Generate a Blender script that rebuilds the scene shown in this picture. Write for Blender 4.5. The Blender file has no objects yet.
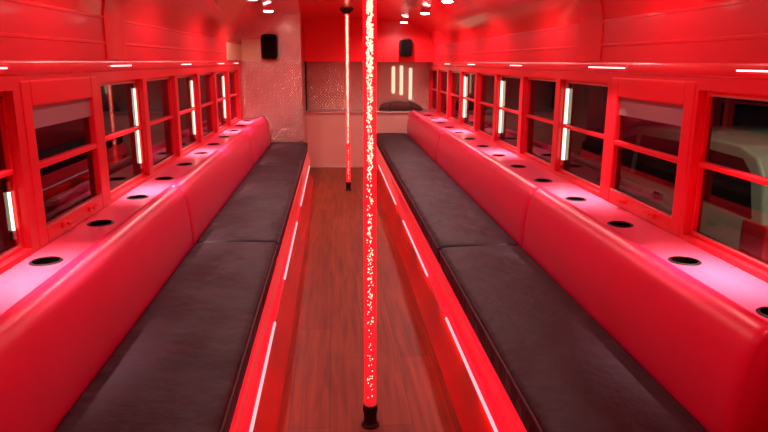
import bpy, bmesh, math, random
from mathutils import Vector, Matrix
random.seed(7)
scn = bpy.context.scene
COL = scn.collection
PI = math.pi

# ------------------------------------------------------------------ materials
def new_mat(name):
    m = bpy.data.materials.new(name); m.use_nodes = True
    nt = m.node_tree
    for n in list(nt.nodes): nt.nodes.remove(n)
    out = nt.nodes.new('ShaderNodeOutputMaterial')
    return m, nt, out

def N(nt, typ, **kw):
    n = nt.nodes.new(typ)
    for k, v in kw.items(): setattr(n, k, v)
    return n

def principled(name, col, rough=0.5, metal=0.0, coat=0.0, bump=None, vary=0.0, vscale=3.0, spec=0.5, coat_rough=0.08, emit=None):
    m, nt, out = new_mat(name)
    b = N(nt, 'ShaderNodeBsdfPrincipled')
    b.inputs['Base Color'].default_value = (*col, 1)
    b.inputs['Roughness'].default_value = rough
    b.inputs['Metallic'].default_value = metal
    b.inputs['Coat Weight'].default_value = coat
    b.inputs['Coat Roughness'].default_value = coat_rough
    b.inputs['Specular IOR Level'].default_value = spec
    nt.links.new(b.outputs[0], out.inputs[0])
    if emit:
        b.inputs['Emission Color'].default_value = (*emit[0], 1); b.inputs['Emission Strength'].default_value = emit[1]
    tc = N(nt, 'ShaderNodeTexCoord')
    if vary:
        n = N(nt, 'ShaderNodeTexNoise'); n.inputs['Scale'].default_value = vscale; n.inputs['Detail'].default_value = 5
        nt.links.new(tc.outputs['Object'], n.inputs['Vector'])
        mx = N(nt, 'ShaderNodeMix', data_type='RGBA')
        mx.inputs[6].default_value = (*[max(0, c*(1-vary)) for c in col], 1)
        mx.inputs[7].default_value = (*[min(1, c*(1+vary)) for c in col], 1)
        nt.links.new(n.outputs['Fac'], mx.inputs[0]); nt.links.new(mx.outputs[2], b.inputs['Base Color'])
    if bump:
        sc, st, dist, det = bump
        n = N(nt, 'ShaderNodeTexNoise'); n.inputs['Scale'].default_value = sc; n.inputs['Detail'].default_value = det
        nt.links.new(tc.outputs['Object'], n.inputs['Vector'])
        bp = N(nt, 'ShaderNodeBump'); bp.inputs['Strength'].default_value = st; bp.inputs['Distance'].default_value = dist
        nt.links.new(n.outputs['Fac'], bp.inputs['Height']); nt.links.new(bp.outputs[0], b.inputs['Normal'])
    return m

def emission(name, col, strength):
    m, nt, out = new_mat(name)
    e = N(nt, 'ShaderNodeEmission'); e.inputs[0].default_value = (*col, 1); e.inputs[1].default_value = strength
    nt.links.new(e.outputs[0], out.inputs[0])
    return m

def front_only(nt, src, mix):
    """a pane reflects where light enters it; its inner back face only lets light through"""
    g = N(nt, 'ShaderNodeNewGeometry')
    iv = N(nt, 'ShaderNodeMath', operation='SUBTRACT'); iv.inputs[0].default_value = 1
    nt.links.new(g.outputs['Backfacing'], iv.inputs[1])
    mu = N(nt, 'ShaderNodeMath', operation='MULTIPLY')
    nt.links.new(src.outputs[0], mu.inputs[0]); nt.links.new(iv.outputs[0], mu.inputs[1]); nt.links.new(mu.outputs[0], mix.inputs[0])

def glass(name, tint, refl_min=0.06, rough=0.015, ior=1.5):
    m, nt, out = new_mat(name)
    t = N(nt, 'ShaderNodeBsdfTransparent'); t.inputs[0].default_value = (*tint, 1)
    g = N(nt, 'ShaderNodeBsdfGlossy'); g.inputs['Roughness'].default_value = rough
    f = N(nt, 'ShaderNodeFresnel'); f.inputs[0].default_value = ior
    a = N(nt, 'ShaderNodeMath', operation='MAXIMUM'); a.inputs[1].default_value = refl_min
    nt.links.new(f.outputs[0], a.inputs[0])
    mx = N(nt, 'ShaderNodeMixShader')
    front_only(nt, a, mx); nt.links.new(t.outputs[0], mx.inputs[1]); nt.links.new(g.outputs[0], mx.inputs[2])
    nt.links.new(mx.outputs[0], out.inputs[0])
    return m

def rod_mat(name):
    m, nt, out = new_mat(name)
    t = N(nt, 'ShaderNodeBsdfTransparent'); t.inputs[0].default_value = (1, .38, .35, 1)
    e = N(nt, 'ShaderNodeEmission'); e.inputs[0].default_value = (1, .010, .022, 1); e.inputs[1].default_value = 0.7
    ad = N(nt, 'ShaderNodeAddShader')
    nt.links.new(t.outputs[0], ad.inputs[0]); nt.links.new(e.outputs[0], ad.inputs[1])
    g = N(nt, 'ShaderNodeBsdfGlossy'); g.inputs['Roughness'].default_value = .06
    f = N(nt, 'ShaderNodeFresnel'); f.inputs[0].default_value = 1.45
    mx = N(nt, 'ShaderNodeMixShader')
    front_only(nt, f, mx); nt.links.new(ad.outputs[0], mx.inputs[1]); nt.links.new(g.outputs[0], mx.inputs[2])
    nt.links.new(mx.outputs[0], out.inputs[0])
    return m

def wood_mat(name):
    m, nt, out = new_mat(name)
    b = N(nt, 'ShaderNodeBsdfPrincipled')
    tc = N(nt, 'ShaderNodeTexCoord')
    mp = N(nt, 'ShaderNodeMapping'); mp.inputs['Rotation'].default_value = (0, 0, PI/2)
    nt.links.new(tc.outputs['Object'], mp.inputs['Vector'])
    br = N(nt, 'ShaderNodeTexBrick'); br.offset = .37
    br.inputs['Scale'].default_value = 1.0
    br.inputs['Brick Width'].default_value = .92; br.inputs['Row Height'].default_value = .155
    br.inputs['Mortar Size'].default_value = .0016; br.inputs['Mortar Smooth'].default_value = .2
    br.inputs['Color1'].default_value = (.21, .054, .019, 1); br.inputs['Color2'].default_value = (.265, .072, .026, 1)
    br.inputs['Mortar'].default_value = (.12, .035, .014, 1)
    nt.links.new(mp.outputs[0], br.inputs['Vector'])
    mp2 = N(nt, 'ShaderNodeMapping'); mp2.inputs['Scale'].default_value = (38, 2.2, 1)
    nt.links.new(tc.outputs['Object'], mp2.inputs['Vector'])
    n = N(nt, 'ShaderNodeTexNoise'); n.inputs['Scale'].default_value = 1.0; n.inputs['Detail'].default_value = 6; n.inputs['Distortion'].default_value = .6
    nt.links.new(mp2.outputs[0], n.inputs['Vector'])
    cr = N(nt, 'ShaderNodeValToRGB')
    cr.color_ramp.elements[0].position = .3; cr.color_ramp.elements[0].color = (.55, .55, .55, 1)
    cr.color_ramp.elements[1].position = .7; cr.color_ramp.elements[1].color = (1.25, 1.2, 1.2, 1)
    nt.links.new(n.outputs['Fac'], cr.inputs[0])
    mx = N(nt, 'ShaderNodeMix', data_type='RGBA', blend_type='MULTIPLY'); mx.inputs[0].default_value = .8
    nt.links.new(br.outputs['Color'], mx.inputs[6]); nt.links.new(cr.outputs[0], mx.inputs[7])
    nt.links.new(mx.outputs[2], b.inputs['Base Color'])
    b.inputs['Roughness'].default_value = .5; b.inputs['Specular IOR Level'].default_value = .2
    bp = N(nt, 'ShaderNodeBump'); bp.inputs['Strength'].default_value = .15; bp.inputs['Distance'].default_value = .002
    nt.links.new(n.outputs['Fac'], bp.inputs['Height']); nt.links.new(bp.outputs[0], b.inputs['Normal'])
    nt.links.new(b.outputs[0], out.inputs[0])
    return m

def diamond_mat(name, ax=0, col=(.80, .62, .55), rough=.22, cell=.028, strength=.55):
    """embossed tread sheet: rows of small raised lozenges; ax = horizontal object axis of the sheet"""
    m, nt, out = new_mat(name)
    b = N(nt, 'ShaderNodeBsdfPrincipled')
    b.inputs['Base Color'].default_value = (*col, 1); b.inputs['Metallic'].default_value = 1.0; b.inputs['Roughness'].default_value = rough
    tc = N(nt, 'ShaderNodeTexCoord')
    sp = N(nt, 'ShaderNodeSeparateXYZ'); nt.links.new(tc.outputs['Object'], sp.inputs[0])
    def tri(expr_sign):
        a = N(nt, 'ShaderNodeMath', operation='MULTIPLY_ADD')
        nt.links.new(sp.outputs[ax], a.inputs[0]); a.inputs[1].default_value = expr_sign
        nt.links.new(sp.outputs[2], a.inputs[2])
        d = N(nt, 'ShaderNodeMath', operation='MULTIPLY'); nt.links.new(a.outputs[0], d.inputs[0]); d.inputs[1].default_value = PI/cell
        s = N(nt, 'ShaderNodeMath', operation='SINE'); nt.links.new(d.outputs[0], s.inputs[0])
        q = N(nt, 'ShaderNodeMath', operation='ABSOLUTE'); nt.links.new(s.outputs[0], q.inputs[0])
        return q
    a, c = tri(1.0), tri(-1.0)
    mu = N(nt, 'ShaderNodeMath', operation='MULTIPLY'); nt.links.new(a.outputs[0], mu.inputs[0]); nt.links.new(c.outputs[0], mu.inputs[1])
    pw = N(nt, 'ShaderNodeMath', operation='POWER'); nt.links.new(mu.outputs[0], pw.inputs[0]); pw.inputs[1].default_value = 3.0
    bp = N(nt, 'ShaderNodeBump'); bp.inputs['Strength'].default_value = strength; bp.inputs['Distance'].default_value = .008
    nt.links.new(pw.outputs[0], bp.inputs['Height']); nt.links.new(bp.outputs[0], b.inputs['Normal'])
    nt.links.new(b.outputs[0], out.inputs[0])
    return m

M = {}
M['red_wall'] = principled('red_gloss_paint', (.74, .010, .024), .36, coat=.15, vary=.06, vscale=2)
M['red_ceiling'] = principled('red_gloss_ceiling', (.92, .013, .022), .26, coat=.5, bump=(1.6, .08, .02, 1))
M['red_trim'] = principled('red_trim_paint', (.80, .010, .022), .32, coat=.2)
M['red_bulkhead'] = principled('red_bulkhead_paint', (.92, .013, .02), .35)
M['vinyl_red'] = principled('red_padded_vinyl', (.77, .014, .080), .34, coat=.2, coat_rough=.3, bump=(55, .10, .002, 3), vary=.06, vscale=5)
M['vinyl_grey'] = principled('charcoal_seat_vinyl', (.021, .0075, .0135), .55, spec=.25, bump=(4, .9, .045, 4), vary=.16, vscale=6)
M['piping'] = principled('charcoal_piping', (.05, .034, .038), .5)
M['ledge'] = principled('pink_white_laminate', (.82, .075, .150), .32, coat=.2)
M['panel_red'] = principled('red_panel_added_glow', (.82, .010, .040), .22, coat=1.0, coat_rough=.10, emit=((1, .008, .03), .55))  # emission added to brighten the glossy red panel
M['kick_red'] = principled('red_kick_sheet', (.66, .010, .010), .25, coat=.3)
M['black'] = principled('black_plastic', (.010, .006, .007), .4, spec=.3)
M['black_soft'] = principled('black_speaker_cloth', (.006, .003, .003), .95, spec=.08, bump=(300, .3, .002, 1))
M['chrome'] = principled('chrome', (.85, .82, .80), .12, metal=1)
M['alu'] = principled('satin_aluminium', (.75, .66, .62), .3, metal=1)
M['wood'] = wood_mat('red_brown_plank_vinyl')
M['diamond_x'] = diamond_mat('embossed_sheet_across', 0, rough=.19, strength=.5)
M['diamond_front'] = diamond_mat('embossed_mirror_sheet', 0, col=(.88, .70, .58), rough=.2, strength=1.0, cell=.040)
M['diamond_y'] = diamond_mat('embossed_sheet_along', 1, col=(1.0, .92, .62), rough=.5, strength=.8)
M['glint_x'] = diamond_mat('gold_glint_across', 0, col=(1.0, .92, .62), rough=.42, strength=.9)
M['counter'] = principled('tan_satin_laminate', (.74, .46, .36), .33, coat=.2, vary=.08)
M['glass'] = glass('dark_tinted_glass', (.66, .66, .64), .05)
M['tint'] = principled('smoked_grey_film', (.30, .16, .17), .4)
M['tube'] = emission('white_tube_glow', (1.0, .93, .66), 1.9)
M['led_white'] = emission('pale_pink_led', (1.0, .74, .72), 3)
M['reflection_soft'] = emission('cream_reflection_glow', (1.0, .80, .55), .85)
M['streak_pale'] = emission('pale_rose_highlight', (1.0, .50, .56), .95)
M['led_red'] = emission('red_led', (1.0, .02, .03), 8)
M['lens'] = emission('warm_lamp_lens', (1.0, .86, .78), 22)
M['lens_red'] = emission('red_lamp_lens', (1.0, .06, .07), 12)
M['rod'] = rod_mat('red_lit_acrylic')
M['bubble'] = emission('lit_bubbles', (1.0, .86, .62), 3.0)
M['bag'] = principled('dark_maroon_cloth', (.085, .016, .016), .7, bump=(20, .5, .01, 4))
M['car'] = principled('silver_car_paint', (.45, .44, .36), .35, coat=.6)
M['car_glass'] = principled('dark_car_glass', (.015, .017, .016), .06)
M['tail'] = principled('red_tail_lamp_plastic', (.85, .02, .02), .2, coat=.4)
M['tyre'] = principled('black_rubber', (.02, .02, .02), .8)
M['asphalt'] = principled('night_asphalt', (.04, .04, .04), .85, bump=(60, .4, .01, 4), vary=.3, vscale=12)

# ------------------------------------------------------------------ mesh helpers
class MB:
    def __init__(s): s.bm = bmesh.new()
    def box(s, x0, x1, y0, y1, z0, z1, bev=0.0, seg=2):
        t = bmesh.new()
        r = bmesh.ops.create_cube(t, size=1)
        for v in t.verts:
            v.co = Vector(((x0+x1)/2 + v.co.x*(x1-x0), (y0+y1)/2 + v.co.y*(y1-y0), (z0+z1)/2 + v.co.z*(z1-z0)))
        if bev: bmesh.ops.bevel(t, geom=list(t.edges), offset=bev, segments=seg, affect='EDGES', profile=.6)
        s.merge(t); return s
    def merge(s, t, mat=None):
        if mat: bmesh.ops.transform(t, matrix=mat, verts=t.verts)
        me = bpy.data.meshes.new('tmp'); t.to_mesh(me); t.free()
        s.bm.from_mesh(me); bpy.data.meshes.remove(me)
    def prism(s, pts, a0, a1, axis='Y', bev=0.0, seg=2):
        """closed polygon extruded along an axis; pts are (x,z) for Y, (y,z) for X, (x,y) for Z"""
        t = bmesh.new()
        def mk(p, a):
            if axis == 'Y': return (p[0], a, p[1])
            if axis == 'X': return (a, p[0], p[1])
            return (p[0], p[1], a)
        A = [t.verts.new(mk(p, a0)) for p in pts]; B = [t.verts.new(mk(p, a1)) for p in pts]
        n = len(pts)
        t.faces.new(A); t.faces.new(B[::-1])
        for i in range(n): t.faces.new((A[i], B[i], B[(i+1) % n], A[(i+1) % n]))
        bmesh.ops.recalc_face_normals(t, faces=t.faces)
        if bev:
            bmesh.ops.bevel(t, geom=list(t.edges), offset=bev, segments=seg, affect='EDGES', profile=.6)
        s.merge(t); return s
    def lathe(s, prof, c=(0, 0, 0), n=32, axis='Z'):
        """prof: list of (r, h); closed with caps where r == 0"""
        t = bmesh.new(); rings = []
        for r, h in prof:
            if r < 1e-6: rings.append([t.verts.new((0, 0, h))])
            else: rings.append([t.verts.new((r*math.cos(2*PI*i/n), r*math.sin(2*PI*i/n), h)) for i in range(n)])
        for a, b in zip(rings, rings[1:]):
            for i in range(n):
                j = (i+1) % n
                if len(a) == 1 and len(b) == 1: continue
                if len(a) == 1: t.faces.new((a[0], b[j], b[i]))
                elif len(b) == 1: t.faces.new((a[i], a[j], b[0]))
                else: t.faces.new((a[i], a[j], b[j], b[i]))
        bmesh.ops.recalc_face_normals(t, faces=t.faces)
        mt = Matrix.Translation(c)
        if axis == 'X': mt = mt @ Matrix.Rotation(PI/2, 4, 'Y')
        if axis == 'Y': mt = mt @ Matrix.Rotation(-PI/2, 4, 'X')
        s.merge(t, mt); return s
    def tube(s, pts, r, n=10):
        t = bmesh.new(); rings = []
        pts = [Vector(p) for p in pts]
        for i, p in enumerate(pts):
            d = (pts[min(i+1, len(pts)-1)] - pts[max(i-1, 0)]).normalized()
            up = Vector((0, 0, 1)) if abs(d.z) < .9 else Vector((1, 0, 0))
            a = d.cross(up).normalized(); b = d.cross(a)
            rings.append([t.verts.new(p + a*r*math.cos(2*PI*k/n) + b*r*math.sin(2*PI*k/n)) for k in range(n)])
        for A, B in zip(rings, rings[1:]):
            for k in range(n): t.faces.new((A[k], A[(k+1) % n], B[(k+1) % n], B[k]))
        t.faces.new(rings[0][::-1]); t.faces.new(rings[-1])
        bmesh.ops.recalc_face_normals(t, faces=t.faces)
        s.merge(t); return s
    def sweep(s, prof, stations, sgn=1):
        """padded section: closed profile (u,z) run along Y; stations (y, inset) pull the skin in at the ends"""
        t = bmesh.new(); n = len(prof)
        P = [Vector((p[0], p[1])) for p in prof]
        area = sum(P[i].x*P[(i+1) % n].y - P[(i+1) % n].x*P[i].y for i in range(n))
        nor = []
        for i in range(n):
            e = P[(i+1) % n] - P[i-1]
            q = Vector((e.y, -e.x)).normalized()
            if area < 0: q = -q
            nor.append(q)
        rings = []
        for y, ins in stations:
            rings.append([t.verts.new((sgn*(P[i].x - nor[i].x*ins), y, P[i].y - nor[i].y*ins)) for i in range(n)])
        for A, B in zip(rings, rings[1:]):
            for k in range(n): t.faces.new((A[k], A[(k+1) % n], B[(k+1) % n], B[k]))
        t.faces.new(rings[0][::-1]); t.faces.new(rings[-1])
        bmesh.ops.recalc_face_normals(t, faces=t.faces)
        s.merge(t); return s
    def build(s, name, mat, parent=None, smooth=False, angle=40):
        me = bpy.data.meshes.new(name); s.bm.to_mesh(me); s.bm.free()
        me.materials.append(mat)
        if smooth:
            for p in me.polygons: p.use_smooth = True
            try: me.set_sharp_from_angle(angle=math.radians(angle))
            except Exception: pass
        o = bpy.data.objects.new(name, me); COL.objects.link(o)
        if parent: o.parent = parent
        return o

def tag(o, label=None, cat=None, group=None, kind=None):
    if label: o['label'] = label
    if cat: o['category'] = cat
    if group: o['group'] = group
    if kind: o['kind'] = kind
    return o
def empty(name, label, cat, group=None, kind=None, loc=(0, 0, 0)):
    o = bpy.data.objects.new(name, None); COL.objects.link(o); o.location = loc; o.empty_display_size = .1
    return tag(o, label, cat, group, kind)
def copy_tree(o, parent=None):
    c = o.copy(); COL.objects.link(c)
    if parent: c.parent = parent
    for ch in list(o.children): copy_tree(ch, c)
    return c
def light(name, typ, loc, energy, col, parent=None, rot=(0, 0, 0), **kw):
    d = bpy.data.lights.new(name, typ); d.energy = energy; d.color = col
    for k, v in kw.items(): setattr(d, k, v)
    o = bpy.data.objects.new(name, d); COL.objects.link(o); o.location = loc; o.rotation_euler = rot
    if parent: o.parent = parent
    return o

# ------------------------------------------------------------------ dimensions
W, LB, P0 = 1.12, .71, 2.17            # half width, window bay, centre of the pillar by the nearest escape window
YB, YF = -1.5, 8.62                    # rear and front of the built interior
SILL, OPEN0, OPEN1, HEAD = .71, .728, 1.238, 1.52
HALF_P = .036
ROOF = [(1.12, 1.52), (1.105, 1.60), (1.07, 1.665), (1.02, 1.71), (.95, 1.745), (.85, 1.775), (.70, 1.803), (.5, 1.825), (.25, 1.838), (0, 1.842)]
def roof_z(x):
    x = abs(x)
    for (a, za), (b, zb) in zip(ROOF, ROOF[1:]):
        if b <= x <= a: return za + (zb-za)*(a-x)/(a-b)
    return 1.52
SIDE = {-1: dict(n='left', cush=.420, back=.833, lf=.957, cup=1.040, floor=.352, lip=.388, kmax=6),
        +1: dict(n='right', cush=.385, back=.797, lf=.918, cup=.990, floor=.333, lip=.350, kmax=8)}
KMIN = -1
ORD = ['nearest', 'second', 'third', 'fourth', 'fifth', 'sixth', 'seventh', 'eighth', 'ninth', 'tenth', 'eleventh', 'twelfth', 'thirteenth', 'fourteenth', 'fifteenth']

# ------------------------------------------------------------------ shell
f = MB().box(-1.2, 1.2, YB, YF+.1, -.06, 0).build('floor', M['wood'])
tag(f, 'red-brown wood plank floor running down the aisle', 'floor', kind='structure')

pts = [(x, z) for x, z in ROOF] + [(-x, z) for x, z in ROOF[-2::-1]]
top = [(x*1.04, z+.05) for x, z in pts]
c = MB().prism(pts + top[::-1], YB, YF+.1).build('ceiling', M['red_ceiling'], smooth=True, angle=35)
tag(c, 'glossy red rounded bus ceiling', 'ceiling', kind='structure')

for sg, S in SIDE.items():
    m = MB()
    xi, xo = sg*W, sg*(W+.06)
    a, b = min(xi, xo), max(xi, xo)
    m.box(a, b, YB, YF+.1, -.06, OPEN0)
    m.box(a, b, YB, YF+.1, OPEN1, HEAD+.02)
    m.box(a, b, YB, P0+LB*KMIN+HALF_P, OPEN0, OPEN1)
    for k in range(KMIN+1, S['kmax']+1):
        yc = P0+LB*k
        m.box(a, b, yc-(.004 if sg > 0 and k == 0 else HALF_P), yc+HALF_P, OPEN0, OPEN1)
    m.box(a, b, P0+LB*(S['kmax']+1)-HALF_P, YF+.1, OPEN0, OPEN1)
    w = m.build('wall_'+S['n'], M['red_wall'])
    tag(w, 'red painted bus side wall on the %s with a row of window pillars' % S['n'], 'wall', kind='structure')
    # rail above the windows
    t = MB().prism([(sg*W, 1.283), (sg*(W-.004), 1.285), (sg*(W-.008), 1.292), (sg*(W-.008), 1.320), (sg*(W-.004), 1.327), (sg*W, 1.328)], YB+.002, 7.3 if sg < 0 else 8.2).build('trim_%d' % (1 if sg < 0 else 2), M['red_trim'], smooth=True)
    tag(t, 'long red rail above the windows on the %s wall' % S['n'], 'trim', kind='structure')
    t = MB()
    for z in (1.405, 1.512): t.prism([(sg*W, z-.007), (sg*(W-.004), z-.004), (sg*(W-.004), z+.004), (sg*W, z+.007)], YB+.002, 7.3 if sg < 0 else 8.2)
    t = t.build('trim_%d' % (3 if sg < 0 else 4), M['red_trim'])
    tag(t, 'thin raised seam strips along the upper %s wall' % S['n'], 'trim', kind='structure')
# roof bows
for i, (y0, y1) in enumerate([(.88, 1.12), (3.02, 3.30)]):
    inner = [(x*.994, z-.007) for x, z in pts]
    inner[0] = (W-.007, 1.335); inner[-1] = (-W+.007, 1.335)
    outer = [(x, z) for x, z in pts]; outer[0] = (W, 1.335); outer[-1] = (-W, 1.335)
    o2 = [outer[0]] + [(W, 1.52)] + outer[1:-1] + [(-W, 1.52)] + [outer[-1]]
    i2 = [inner[0]] + [(W-.007, 1.52)] + inner[1:-1] + [(-W+.007, 1.52)] + [inner[-1]]
    t = MB().prism(o2 + i2[::-1], y0, y1).build('trim_%d' % (5+i), M['red_trim'], smooth=True, angle=35)
    tag(t, 'wide red roof bow, %s from the near end of the bus' % ORD[i].replace('nearest', 'first'), 'roof bow', kind='structure')

# front of the bus: embossed partition on the left, bulkhead above, sheet behind the counter
pp = [(-W, 0), (-.47, 0), (-.47, roof_z(.47))] + [(-x, z) for x, z in ROOF if x > .48][::-1]
w = MB().prism([(x+.0, z-.001) for x, z in pp], 7.35, 8.24).build('wall_partition', M['diamond_x'])
tag(w, 'embossed metal partition closing the far end of the left bench', 'wall', kind='structure')
pp = [(-.468, 1.325), (W, 1.325)] + [(x, z-.001) for x, z in ROOF] + [(-.25, 1.837), (-.468, 1.826)]
w = MB().prism(pp, 8.24, 8.30).build('wall_bulkhead', M['red_bulkhead'])
tag(w, 'dark red bulkhead panel under the ceiling at the far end', 'wall', kind='structure')
w = MB().box(-.468, W, YF, YF+.05, .0, 1.40).build('wall_front', M['diamond_front'])
tag(w, 'embossed shiny metal wall behind the far counter', 'wall', kind='structure')
w = MB().box(-W-.06, W+.06, YB-.06, YB, -.06, 1.9).build('wall_back', M['red_wall'])
tag(w, 'red end wall closing the near end of the bus', 'wall', kind='structure')
w = MB().box(-1.118, -1.108, 6.36, 7.348, 1.335, 1.50).build('metal_sheet', M['diamond_y'])
tag(w, 'gold-lit embossed metal sheet on the upper left wall before the partition', 'metal panel')
cs = MB().box(-1.107, -.905, 7.337, 7.3475, 1.335, 1.56).build('corner_glint', M['glint_x'], w)  # added piece, its gold colour stands in for lamp reflection on the partition
# counter
ct = empty('low_counter', 'tan low counter across the far end of the aisle', 'counter', loc=(.3, 8.24, 0))
def at0(o, root):                      # parts are modelled in world coordinates
    o.parent = root; o.location = o.location - root.location; return o
at0(MB().box(-.468, 1.118, 8.25, 8.618, 0, .69).build('body', M['counter']), ct)
at0(MB().box(-.468, 1.118, 8.236, 8.618, .69, .712, .004).build('countertop', M['alu']), ct)
at0(MB().box(-.468, 1.118, 8.238, 8.25, 0, .022, .003).build('base_strip', M['alu']), ct)

# ------------------------------------------------------------------ windows
wn = 0
for sg, S in SIDE.items():
    for k in range(KMIN, S['kmax']+1):
        wn += 1
        y0, y1 = P0+LB*k+HALF_P, P0+LB*(k+1)-(.004 if sg > 0 and k == -1 else HALF_P)
        esc = (k == 0)
        X = lambda d: sg*(W+d)
        def bx(m, d0, d1, ya, yb, za, zb, bev=0): 
            a, b = sorted((X(d0), X(d1))); m.box(a, b, ya, yb, za, zb, bev)
        side = S['n']
        if esc: lab = 'escape window with heavy red frame and grey top strip on the %s wall' % side
        else: lab = 'two-pane window in the %s wall, %s from the camera' % (side, 'first' if k == -1 else ORD[k+1])
        root = empty('window_%d' % wn, lab, 'window', kind='structure', loc=(X(.02), (y0+y1)/2, OPEN0))
        fr = MB(); g = .013
        if not esc:
            bx(fr,   .026, .057, y0+.001, y0+g, OPEN0+.001, OPEN1-.001, .003); bx(fr, .026, .057, y1-g, y1-.001, OPEN0+.001, OPEN1-.001, .003)
            bx(fr, .026, .057, y0+g, y1-g, OPEN0+.001, OPEN0+g, .003); bx(fr, .026, .057, y0+g, y1-g, OPEN1-g, OPEN1-.001, .003)
            at0(fr.build('window_frame', M['red_trim']), root)
            mr = MB(); bx(mr, .022, .055, y0+g, y1-g, .976, .994, .004); at0(mr.build('mid_rail', M['red_trim']), root)
            bd = MB(); bx(bd, .028, .034, y0+g, y1-g, OPEN1-g-.006, OPEN1-g); bx(bd, .028, .034, y0+g, y1-g, OPEN0+g, OPEN0+g+.005)
            at0(bd.build('glazing_bead', M['alu']), root)
            za, zb, ya, yb, dg = OPEN0+g, OPEN1-g, y0+g, y1-g, .044
        else:
            e = .054
            Y0, Y1, Z0, Z1 = y0-.022, y1+.022, .716, 1.266
            bx(fr, -.004, .03, Y0, Y0+e+.012, Z0, Z1, .006); bx(fr, -.004, .03, Y1-e-.012, Y1, Z0, Z1, .006)
            bx(fr, -.004, .03, Y0+e+.012, Y1-e-.012, Z0, Z0+.055, .006); bx(fr, -.004, .03, Y0+e+.012, Y1-e-.012, Z1-.085, Z1, .006)
            at0(fr.build('window_frame', M['red_trim']), root)
            ya, yb, za, zb, dg = Y0+e+.012, Y1-e-.012, Z0+.055, Z1-.085, .02
            mr = MB(); bx(mr, -.002, .028, ya, yb, .971, .992, .004); at0(mr.build('mid_rail', M['red_trim']), root)
            ts = MB(); bx(ts, .010, .014, ya, yb, 1.105, zb); o = at0(ts.build('shade_strip', M['tint']), root); o['label'] = 'smoked grey strip across the top pane'
            for q in (-1, 1):
                lt = MB(); yc = (y0+y1)/2 + q*.13
                bx(lt, -.016, -.0035, yc-.035, yc+.035, .738, .758, .004); bx(lt, -.026, -.014, yc-.012, yc+.045, .744, .754, .004)
                at0(lt.build('latch', M['red_trim']), root)
            bd = MB(); bx(bd, -.002, .006, ya, yb, za, za+.005); at0(bd.build('glazing_bead', M['alu']), root)
        gl = MB(); bx(gl, dg, dg+.004, ya, yb, za, zb); at0(gl.build('glass', M['glass']), root)

# vertical light tubes standing in the outer recess of every second window
def light_tube(sg, y, label, top=1.19):
    x = sg*(W+(.0345 if sg > 0 else .0385))
    r = empty('light_tube', label, 'light', 'upright light tubes at the windows', loc=(x, y, .77))
    rad = .0085 if sg > 0 else .0048
    at0(MB().lathe([(0, .795), (rad, .795), (rad, top), (0, top)], (x, y, 0), 14).build('tube', M['tube'], smooth=True), r)
    a, b = sorted((sg*(W+.0435), sg*(W+.0195)))
    if top > 1: at0(MB().box(a, b, y-.014, y+.014, .974, .998, .003).build('clip', M['red_trim']), r)
    for z0, z1 in ((.768, .797), (top-.002, top+.03)):
        cp = MB().lathe([(0, z0), (rad+.002, z0), (rad+.002, z1), (0, z1)], (x, y, 0), 14)
        at0(cp.build('end_cap', M['alu'], smooth=True), r)
for k, nm in ((-1, 'just before'), (1, 'just past'), (3, 'third past'), (5, 'fifth past')):
    for sg in (-1, 1):
        if sg > 0 and k == -1: continue
        y = P0+LB*(k+1)-HALF_P-.028
        light_tube(sg, y, 'white upright light tube in the %s window %s the escape window' % (SIDE[sg]['n'], nm), .925 if k == -1 else 1.19)

# ------------------------------------------------------------------ benches
def stations(y0, y1, dy=.12):
    st = [(y0, .016), (y0+.004, .009), (y0+.012, .004), (y0+.03, .001), (y0+.06, 0)]
    n = max(2, int((y1-y0-.12)/dy))
    for i in range(1, n): st.append((y0+.06+(y1-y0-.12)*i/n, 0))
    st += [(y1-.06, 0), (y1-.03, .001), (y1-.012, .004), (y1-.004, .009), (y1, .016)]
    return st
def rounded(pts_r):
    """polygon corners with radii -> rounded outline"""
    out = []; n = len(pts_r)
    for i in range(n):
        (x, z, r) = pts_r[i]; p = Vector((x, z)); a = Vector(pts_r[i-1][:2]); b = Vector(pts_r[(i+1) % n][:2])
        if r <= 0: out.append((x, z)); continue
        da, db = (a-p).normalized(), (b-p).normalized()
        for j in range(6):
            t = j/5
            q0 = p + da*r; q2 = p + db*r
            q = q0*(1-t)**2 + p*2*t*(1-t) + q2*t*t
            out.append((q.x, q.y))
    return out

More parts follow.
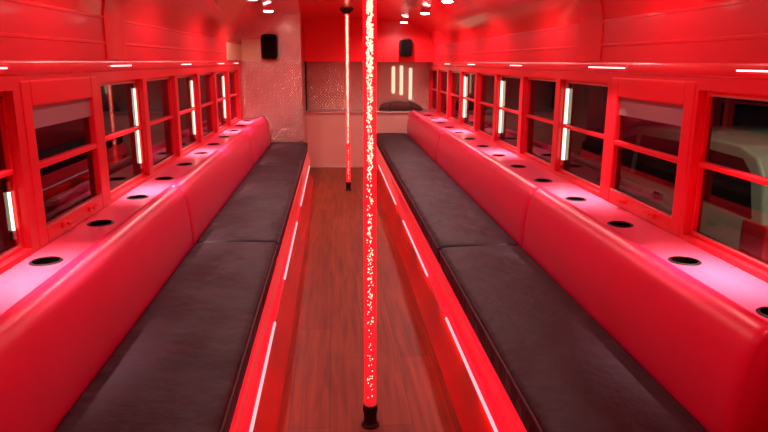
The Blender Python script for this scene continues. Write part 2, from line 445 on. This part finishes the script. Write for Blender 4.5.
PANEL0, PANEL1, SEAT = .14, .345, .45
BOUNDS = {-1: [1.05, 3.19, 5.70, 7.335], 1: [1.31, 3.04, 5.78, 8.22]}
NAMES3 = ['near', 'middle', 'far']
for sg, S in SIDE.items():
    n, ce, bk, lf = S['n'], S['cush'], S['back'], S['lf']
    ys, ye = BOUNDS[sg][0], BOUNDS[sg][-1]
    root = empty('bench_base', 'glossy red bench base along the %s side of the aisle' % n, 'bench', 'bench bases beside the aisle', loc=(sg*.75, (ys+ye)/2, 0))
    X = lambda u: sg*u
    m = MB(); a, b = sorted((X(ce+.028), X(1.118))); m.box(a, b, ys, ye, 0, PANEL1-.001)
    a, b = sorted((X(lf+.012), X(1.118))); m.box(a, b, ys-.5, ye, PANEL1, SILL-.03)
    at0(m.build('carcass', M['red_wall']), root)
    lip, lz = S['lip'], .222; fl = S['floor']
    # sloping front panel with a rounded nose, over an upright kick board
    prof = [(ce+.030, PANEL1-.002), (ce+.004, PANEL1-.002), (ce-.002, PANEL1-.010), (ce-.004, PANEL1-.03)]
    nr = .032
    for j in range(11):
        a_ = math.radians(125 + (255-125)*j/10)
        prof.append((lip+nr+nr*math.cos(a_), lz+.006+nr*math.sin(a_)))
    zb = prof[-1][1]; prof += [(ce+.030, zb)]; lz = zb+.022
    m = MB().prism([(X(u), z) for u, z in prof], ys, ye); at0(m.build('front_panel', M['panel_red'], smooth=True, angle=50), root)
    kp = [(ce+.029, lz-.023), (lip+.020, lz-.023), (lip+.016, .08), (fl+.012, .025), (fl+.004, .008), (fl, .0), (ce+.029, .0)]
    m = MB().prism([(X(u), z) for u, z in kp], ys, ye); at0(m.build('kick_panel', M['kick_red'], smooth=True, angle=50), root)
    for y0, y1 in ((1.72, 2.62), (3.2, 4.4), (4.95, 6.9)):  # glowing tubes added for the lamp highlights along the nose
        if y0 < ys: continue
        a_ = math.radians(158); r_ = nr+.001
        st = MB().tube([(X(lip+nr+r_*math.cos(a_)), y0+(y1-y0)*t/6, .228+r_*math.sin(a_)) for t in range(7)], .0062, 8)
        o = at0(st.build('added_streak', M['streak_pale'], smooth=True), root); o['label'] = 'pale glow added as a highlight streak on the rounded nose of the bench base'
    y = ys+.45; i = 0
    while y < ye-.2:
        a, b = sorted((X(lip+.027), X(lip+.0345)))
        at0(MB().box(a, b, y-.28, y+.28, lz-.0255, lz-.0205).build('led_strip', M['led_red']), root)
        L = light('strip_light', 'AREA', (0, 0, 0), .35, (1, .02, .02)); L.data.shape = 'RECTANGLE'; L.data.size = .008; L.data.size_y = .56
        L.location = (X(lip+.006), y, lz-.024); L.rotation_euler = (0, sg*math.radians(-10), 0); at0(L, root)
        y += .86
    # cushions and backrests
    off = bk - .815; wid = (lf-.935) - off
    for i in range(3):
        y0, y1 = BOUNDS[sg][i]+.003, BOUNDS[sg][i+1]-.003
        cp = rounded([(ce, PANEL1+.001, .012), (ce-.004, SEAT-.004, .030), ((ce+bk)/2, SEAT+.006, .12), (bk-.006, SEAT-.003, .02), (bk-.006, PANEL1+.001, .008)])
        cu = empty('seat_cushion', 'charcoal grey %s seat cushion on the %s bench' % (NAMES3[i], n), 'cushion', 'grey bench cushions', loc=(sg*(ce+bk)/2, (y0+y1)/2, PANEL1))
        at0(MB().sweep(cp, stations(y0, y1, .1), sg).build('pad', M['vinyl_grey'], smooth=True, angle=60), cu)
        pz = [(sg*(ce-.002), y0+.02+(y1-y0-.04)*t/20, SEAT-.022) for t in range(21)]
        at0(MB().tube(pz, .0042, 8).build('piping', M['piping'], smooth=True), cu)
        bp = [(.815, PANEL1+.001), (.813, .45), (.817, .53), (.824, .60), (.834, .655), (.846, .695), (.860, .720), (.878, .735), (.896, .738), (.912, .732), (.924, .718), (.931, .700), (.933, .66), (.933, PANEL1+.001)]
        bp = [(u+off + (wid if u > .9 else 0), z) for u, z in bp]
        b_ = MB().sweep(bp, stations(y0, y1, .12), sg).build('padded_backrest', M['vinyl_red'], smooth=True, angle=70)
        tag(b_, 'red vinyl padded backrest, %s section along the %s bench' % (NAMES3[i], n), 'backrest', 'red padded backrests')

    # ledge with round holes for the cups
    cups = [2.04+.497*i for i in range(11)] if sg < 0 else [1.46, 1.91] + [2.39+.482*i for i in range(12)]
    cups = [y for y in cups if y < ye-.1]
    R = .044; uc = S['cup']; u0, u1 = lf+.002, W-.001
    t = bmesh.new()
    yA, yE = ys-.5, ye
    edges = [yA]
    for y in cups: edges += [y-.07, y+.07]
    edges.append(yE)
    def quad(ya, yb):
        t.faces.new([t.verts.new((sg*u, y, SILL)) for u, y in ((u0, ya), (u1, ya), (u1, yb), (u0, yb))])
    for i in range(0, len(edges), 2): quad(edges[i], edges[i+1])
    for y in cups:
        n_ = 40; ring = []; rim = []; low = []
        for j in range(n_):
            a = 2*PI*j/n_ + PI/4; dx, dy = math.cos(a), math.sin(a)
            sx = ((u1-uc) if dx > 0 else (uc-u0))/max(abs(dx), 1e-9); sy = .07/max(abs(dy), 1e-9)
            q = min(sx, sy); ring.append(t.verts.new((sg*(uc+dx*q), y+dy*q, SILL)))
            rim.append(t.verts.new((sg*(uc+dx*R), y+dy*R, SILL))); low.append(t.verts.new((sg*(uc+dx*R), y+dy*R, SILL-.028)))
        for j in range(n_):
            j2 = (j+1) % n_
            t.faces.new((ring[j], ring[j2], rim[j2], rim[j])); t.faces.new((rim[j], rim[j2], low[j2], low[j]))
    # front and lower faces
    t.faces.new([t.verts.new(p) for p in ((sg*u0, yA, SILL), (sg*u0, yE, SILL), (sg*u0, yE, SILL-.029), (sg*u0, yA, SILL-.029))])
    t.faces.new([t.verts.new(p) for p in ((sg*u0, yA, SILL), (sg*u1, yA, SILL), (sg*u1, yA, SILL-.029), (sg*u0, yA, SILL-.029))])
    bmesh.ops.remove_doubles(t, verts=t.verts, dist=1e-4)
    bmesh.ops.recalc_face_normals(t, faces=t.faces)
    for fc in t.faces:
        if abs(fc.normal.z) > .9 and fc.normal.z < 0: fc.normal_flip()
    m = MB(); m.merge(t)
    o = m.build('drink_ledge', M['ledge']); tag(o, 'pink-white drink ledge under the %s windows' % n, 'ledge', 'drink ledges')
    # cups
    proto = None
    for i, y in enumerate(cups):
        if proto is None:
            proto = empty('cup_holder', '', 'cup holder', 'black cup holders in the ledges', loc=(sg*uc, y, SILL-.07))
            cm = MB().lathe([(0, SILL-.026), (.040, SILL-.026), (.0405, SILL-.001), (.0425, SILL-.001), (.0425, SILL-.028), (0, SILL-.028)], (sg*uc, y, 0), 40)
            at0(cm.build('cup', M['black_soft'], smooth=True), proto)
            rm = MB().lathe([(.0400, SILL+.0005), (.0400, SILL+.003), (.043, SILL+.0045), (.049, SILL+.0025), (.050, SILL+.0004), (.0400, SILL+.0005)], (sg*uc, y, 0), 40)
            at0(rm.build('rim', M['black'], smooth=True), proto)
            r = proto; base = y
        else:
            r = copy_tree(proto); r.location.y = y; r.location.z = SILL-.07
        r['label'] = 'black round cup holder in the %s ledge, %s' % (n, 'nearest the camera' if i == 0 else ORD[i]+' from the camera')

# ------------------------------------------------------------------ header light bars
def led_bar(sg, y0, y1, label, e=2.5):
    x = sg*(W-.022)
    r = empty('light_bar', label, 'light', 'thin light bars above the windows', loc=(x, (y0+y1)/2, 1.30))
    a, b = sorted((sg*(W-.006), sg*(W-.019)))
    at0(MB().box(a, b, y0-.01, y1+.01, 1.309, 1.317, .001).build('housing', M['red_trim']), r)
    at0(MB().box(a, b, y0, y1, 1.3045, 1.309, .0015).build('diffuser', M['led_white']), r)
    L = light('bar_light', 'AREA', (0, 0, 0), e, (1, .74, .70)); L.data.shape = 'RECTANGLE'; L.data.size = .010; L.data.size_y = y1-y0
    L.location = (sg*(W-.034), (y0+y1)/2, 1.300); L.rotation_euler = (0, sg*math.radians(7), 0); at0(L, r); L.data.spread = math.radians(48)
for i, (y0, y1) in enumerate([(1.58, 1.94), (2.74, 3.12), (4.30, 4.55), (5.75, 6.0), (7.0, 7.25)]):
    led_bar(1, y0, y1, 'thin glowing light bar above the right windows, %s from the camera' % ORD[i].replace('nearest', 'first'))
for i, (y0, y1) in enumerate([(1.66, 2.08), (3.05, 3.32), (4.45, 4.7), (5.85, 6.1), (6.8, 7.0)]):
    led_bar(-1, y0, y1, 'thin glowing light bar above the left windows, %s from the camera' % ORD[i].replace('nearest', 'first'))

# ------------------------------------------------------------------ ceiling lamps
def downlight(x, y, label, e, red):
    z = roof_z(x)
    r = empty('ceiling_lamp', label, 'ceiling lamp', 'round ceiling lamps', loc=(x, y, z))
    zz = z+.012
    at0(MB().lathe([(.0, zz), (.040, zz), (.040, z-.018), (.055, z-.026), (.055, z-.034), (.042, z-.032), (0, z-.026)], (x, y, 0), 28).build('housing', M['chrome'], smooth=True), r)
    at0(MB().lathe([(0, z-.028), (.042, z-.0325), (.036, z-.040), (0, z-.046)], (x, y, 0), 24).build('lens', M['lens_red'] if red else M['lens'], smooth=True), r)
    L = light('bulb', 'SPOT', (0, 0, 0), e, (1, .22, .25) if red else (1, .60, .60)); L.data.spot_size = math.radians(168); L.data.spot_blend = .5; L.data.shadow_soft_size = .03
    L.location = (x, y, z-.055); at0(L, r)
LAMP = {(1, 6): 'small bright round ceiling lamp on the right, closest to the far bulkhead', (1, 5): 'small bright round ceiling lamp, middle of the right row ahead', (1, 4): 'bright round ceiling lamp on the right, cut by the top edge of the photo',
        (-1, 5): 'small bright round ceiling lamp on the left, closest to the embossed partition', (-1, 4): 'bright round ceiling lamp on the left, cut by the top edge of the photo'}
YS = [-.4, 1.0, 2.4, 3.7, 5.0, 6.2, 7.75]
for i, y in enumerate(YS):
    for sg in (-1, 1):
        if sg < 0 and y > 7.3: continue
        x = (.70 if y > 7 else .73) if sg > 0 else -.70
        downlight(x, y, LAMP.get((sg, i)) or 'small round lamp over the near half of the %s bench, %s from the end wall' % (SIDE[sg]['n'], ORD[i].replace('nearest', 'first')), [8, 12, 9.5, 12, 18.5, 23, 29][i], i < 2)

# ------------------------------------------------------------------ poles
def bubble_mesh(zs, seed):
    rnd = random.Random(seed)
    t = bmesh.new()
    proto = bmesh.new(); bmesh.ops.create_icosphere(proto, subdivisions=1, radius=1)
    pv = [v.co.copy() for v in proto.verts]; pf = [[v.index for v in fc.verts] for fc in proto.faces]; proto.free()
    V, F = [], []
    for z0, z1, count, rr in zs:
        for _ in range(count):
            r = .0105*math.sqrt(rnd.random()); a = rnd.random()*2*PI; z = z0+(z1-z0)*rnd.random()
            s = rnd.uniform(*rr); b = len(V)
            c = Vector((r*math.cos(a), r*math.sin(a), z)); el = rnd.uniform(.8, 1.6)
            V += [(c.x+p.x*s, c.y+p.y*s, c.z+p.z*s*el) for p in pv]; F += [[b+i for i in q] for q in pf]
    me = bpy.data.meshes.new('bubbles'); me.from_pydata(V, [], F); me.materials.append(M['bubble'])
    for p in me.polygons: p.use_smooth = True
    return me
ZT = 1.842
def pole(x, y, label, zs, seed):
    r = empty('bubble_pole', label, 'pole', 'lit bubble poles', loc=(x, y, 0))
    def add(m, nm, mat, lab=None):
        o = m.build(nm, mat, r, smooth=True, angle=35)
        if lab: o['label'] = lab
        return o
    add(MB().lathe([(0, .05), (.0225, .05), (.0225, ZT-.045), (0, ZT-.045)], n=36), 'acrylic_rod', M['rod'])
    o = bpy.data.objects.new('bubbles', bubble_mesh(zs, seed)); COL.objects.link(o); o.parent = r; o['kind'] = 'stuff'; o['label'] = 'cream glowing bubbles inside the rod'
    add(MB().lathe([(0, 0), (.034, 0), (.034, .006), (.028, .010), (.0245, .016), (.0245, .056), (.028, .06), (.0275, .085), (.0235, .087), (0, .087)]), 'base_collar', M['black'], 'black collar at the foot')
    add(MB().lathe([(0, ZT-.001), (.075, ZT-.001), (.073, ZT-.012), (.045, ZT-.035), (.030, ZT-.05), (.025, ZT-.052), (0, ZT-.052)]), 'ceiling_flange', M['black'], 'dark cone at the ceiling')
pole(-.005, 2.19, 'red glowing bubble pole nearest the camera in the middle of the aisle',
     [(.10, .5, 48, (.0015, .0030)), (.5, .95, 130, (.0014, .0030)), (.95, 1.3, 230, (.0016, .0034)), (1.3, 1.79, 700, (.002, .0042))], 1)
pole(.022, 6.775, 'red glowing bubble pole with dark ceiling cone, farther down the aisle near the counter',
     [(.10, .5, 50, (.0017, .0034)), (.5, .95, 260, (.002, .0042)), (.95, 1.3, 420, (.002, .0050)), (1.3, 1.78, 900, (.002, .0055))], 2)

# ------------------------------------------------------------------ speakers and the bag
def speaker(x, y, z, w, h, label, yb):
    r = empty('wall_speaker', label, 'speaker', 'black wall speakers', loc=(x, y, z))
    d = .11
    def rr(k, rad): return rounded([(x-w/2+k, z-h/2+k, rad), (x+w/2-k, z-h/2+k, rad), (x+w/2-k, z+h/2-k, rad), (x-w/2+k, z+h/2-k, rad)])
    at0(MB().prism(rr(0, .045), y-d, y-.012, 'Y', .008, 3).build('cabinet', M['black'], smooth=True), r)
    at0(MB().prism(rr(.012, .036), y-d-.006, y-d+.002, 'Y', .002, 2).build('grille', M['black_soft'], smooth=True), r)
    at0(MB().box(x-.03, x+.03, y-.014, yb, z-.04, z+.04, .004).build('bracket', M['black']), r)
speaker(-.80, 7.34, 1.478, .175, .265, 'large black speaker on the embossed left partition', 7.349)
speaker(.77, 8.23, 1.495, .155, .215, 'small black speaker on the dark red bulkhead at the right', 8.239)
b = empty('rolled_bag', 'dark maroon rolled bag lying on the far counter', 'bag', loc=(.74, 8.43, .712))
sec = []
t = bmesh.new(); rings = []; n_ = 16
for i in range(25):
    q = i/24; x = .46+.56*q
    rr = .062*(1-abs(2*q-1)**5*.75)*(1+.10*math.sin(q*19)) * (1 if q < .6 else .9)
    rings.append([t.verts.new((x, 8.43+rr*1.1*math.cos(2*PI*j/n_), .7135+max(rr*.95+rr*.95*math.sin(2*PI*j/n_), 0))) for j in range(n_)])
for A, B in zip(rings, rings[1:]):
    for j in range(n_): t.faces.new((A[j], A[(j+1) % n_], B[(j+1) % n_], B[j]))
t.faces.new(rings[0][::-1]); t.faces.new(rings[-1]); bmesh.ops.recalc_face_normals(t, faces=t.faces)
m = MB(); m.merge(t); at0(m.build('body', M['bag'], smooth=True, angle=60), b)
for x in (.60, .86):
    m = MB().tube([(x, 8.43+.070*math.cos(a), .776+.058*math.sin(a)) for a in [k*PI/8 for k in range(-2, 11)]], .006, 8)
    at0(m.build('strap', M['black'], smooth=True), b)

for i, (x, z0, z1) in enumerate([(.66, .92, 1.27), (.765, .90, 1.28), (.885, .84, 1.25)]):  # glowing strips added in place of reflections in the embossed wall
    r = empty('light_tube', 'cream upright glow added for a reflection on the far wall, %s' % ['closest to the poles', 'middle of three', 'closest to the right windows'][i], 'light', 'added reflection streaks on the far wall', loc=(x, 8.61, z0))
    at0(MB().prism(rounded([(x-.022, z0, .02), (x+.022, z0, .02), (x+.022, z1, .02), (x-.022, z1, .02)]), 8.600, 8.612, 'Y', .003).build('diffuser', M['reflection_soft'], smooth=True), r)
    at0(MB().box(x-.024, x+.024, 8.612, 8.6205, z0+.01, z1-.01, .001).build('streak_plate', M['alu']), r)

# ------------------------------------------------------------------ outside: ground and a parked car seen through the near right window
g = MB().box(-14, 14, -8, 22, -.96, -.90).build('ground', M['asphalt']); tag(g, 'dark asphalt outside the bus', 'ground', kind='structure')
CX, CY, CZ = 2.9, 4.20, -.90
car = empty('parked_car', 'silver estate-backed car parked outside beyond the near right window', 'car', loc=(CX+.92, CY+2.2, CZ))
body = [(0.02, .42), (.0, .75), (.03, 1.05), (.10, 1.42), (.20, 1.57), (.42, 1.63), (1.2, 1.65), (2.1, 1.61), (2.55, 1.48), (3.15, 1.12), (3.9, 1.02), (4.35, .90), (4.45, .62), (4.42, .36), (3.98, .30),
        (3.92, .50), (3.74, .66), (3.50, .70), (3.28, .62), (3.15, .30), (1.22, .30), (1.14, .52), (.96, .67), (.72, .70), (.50, .62), (.36, .34)]
at0(MB().prism([(CY+y, CZ+z) for y, z in body], CX, CX+1.84, 'X', .03, 3).build('body', M['car'], smooth=True, angle=40), car)
gw = [[(.17, 1.13), (.25, 1.45), (.36, 1.54), (1.10, 1.56), (1.16, 1.14)], [(1.26, 1.14), (1.20, 1.56), (1.98, 1.54), (2.06, 1.14)], [(2.16, 1.14), (2.08, 1.53), (2.44, 1.44), (2.92, 1.14)]]
for gq in gw:
    at0(MB().prism([(CY+y, CZ+z) for y, z in gq], CX-.006, CX+.012, 'X', .004).build('side_window', M['car_glass']), car)
rw = MB().prism([(CX+.12, CZ+1.14), (CX+1.72, CZ+1.14), (CX+1.62, CZ+1.50), (CX+.22, CZ+1.50)], 0, .02, 'Y')
for v in rw.bm.verts: v.co.y += CY+.04+(v.co.z-CZ-1.14)*.21-.014
at0(rw.build('rear_window', M['car_glass']), car)
for q in (0, 1):
    x0 = CX-.008 if q == 0 else CX+1.60
    at0(MB().prism([(x0, CZ+.82), (x0+.25, CZ+.82), (x0+.25, CZ+1.09), (x0, CZ+1.11)], CY-.012, CY+.26, 'Y', .018, 3).build('tail_light', M['tail'], smooth=True), car)
at0(MB().box(CX-.01, CX+1.85, CY-.08, CY+.16, CZ+.40, CZ+.66, .05, 4).build('bumper', M['car'], smooth=True), car)
for yy in (.72, 3.5):
    for x0 in (CX-.01, CX+1.63):
        at0(MB().lathe([(0, 0), (.20, 0), (.22, .02), (.32, .0), (.34, .03), (.34, .19), (.32, .22), (0, .22)], (x0, CY+yy, CZ+.34), 32, 'X').build('wheel', M['tyre'], smooth=True), car)
for yy in (1.42, 2.30):
    at0(MB().box(CX-.03, CX+.004, CY+yy, CY+yy+.17, CZ+1.03, CZ+1.06, .008).build('door_handle', M['chrome']), car)
light('yard_lamp', 'SPOT', (1.9, 1.2, 3.6), 600, (1.0, .95, .72), rot=(math.radians(42), 0, math.radians(-22)), spot_size=math.radians(44), spot_blend=.7, shadow_soft_size=.15)

# ------------------------------------------------------------------ world, camera, view
w = bpy.data.worlds.new('night'); scn.world = w; w.use_nodes = True
w.node_tree.nodes['Background'].inputs[0].default_value = (.25, .25, .35, 1)
w.node_tree.nodes['Background'].inputs[1].default_value = .008
f_px, pit, yaw, roll = 648.388, .2340, .0777, .0036
cy, sy, cp, sp = math.cos(yaw), math.sin(yaw), math.cos(pit), math.sin(pit)
r = Vector((cy, -sy, 0)); fw = Vector((sy, cy, 0))
F = fw*cp + Vector((0, 0, -sp)); U = fw*sp + Vector((0, 0, cp))
cr, sr = math.cos(roll), math.sin(roll)
R2 = r*cr + U*sr; U2 = -r*sr + U*cr
cd = bpy.data.cameras.new('camera'); cam = bpy.data.objects.new('camera', cd); COL.objects.link(cam)
cd.sensor_width = 36; cd.lens = f_px*36/768; cd.clip_start = .02
mw = Matrix.Identity(4)
for i in range(3): mw[i][0], mw[i][1], mw[i][2] = R2[i], U2[i], -F[i]
mw.translation = Vector((-.1265, 0, 1.33))
cam.matrix_world = mw
scn.camera = cam
scn.view_settings.view_transform = 'Standard'; scn.view_settings.look = 'None'
scn.view_settings.gamma = 1; scn.view_settings.use_curve_mapping = False
scn.view_settings.exposure = 0.25
scn.cycles.use_denoising = True
scn.cycles.max_bounces = 8; scn.cycles.transparent_max_bounces = 16
scn.cycles.sample_clamp_indirect = 4
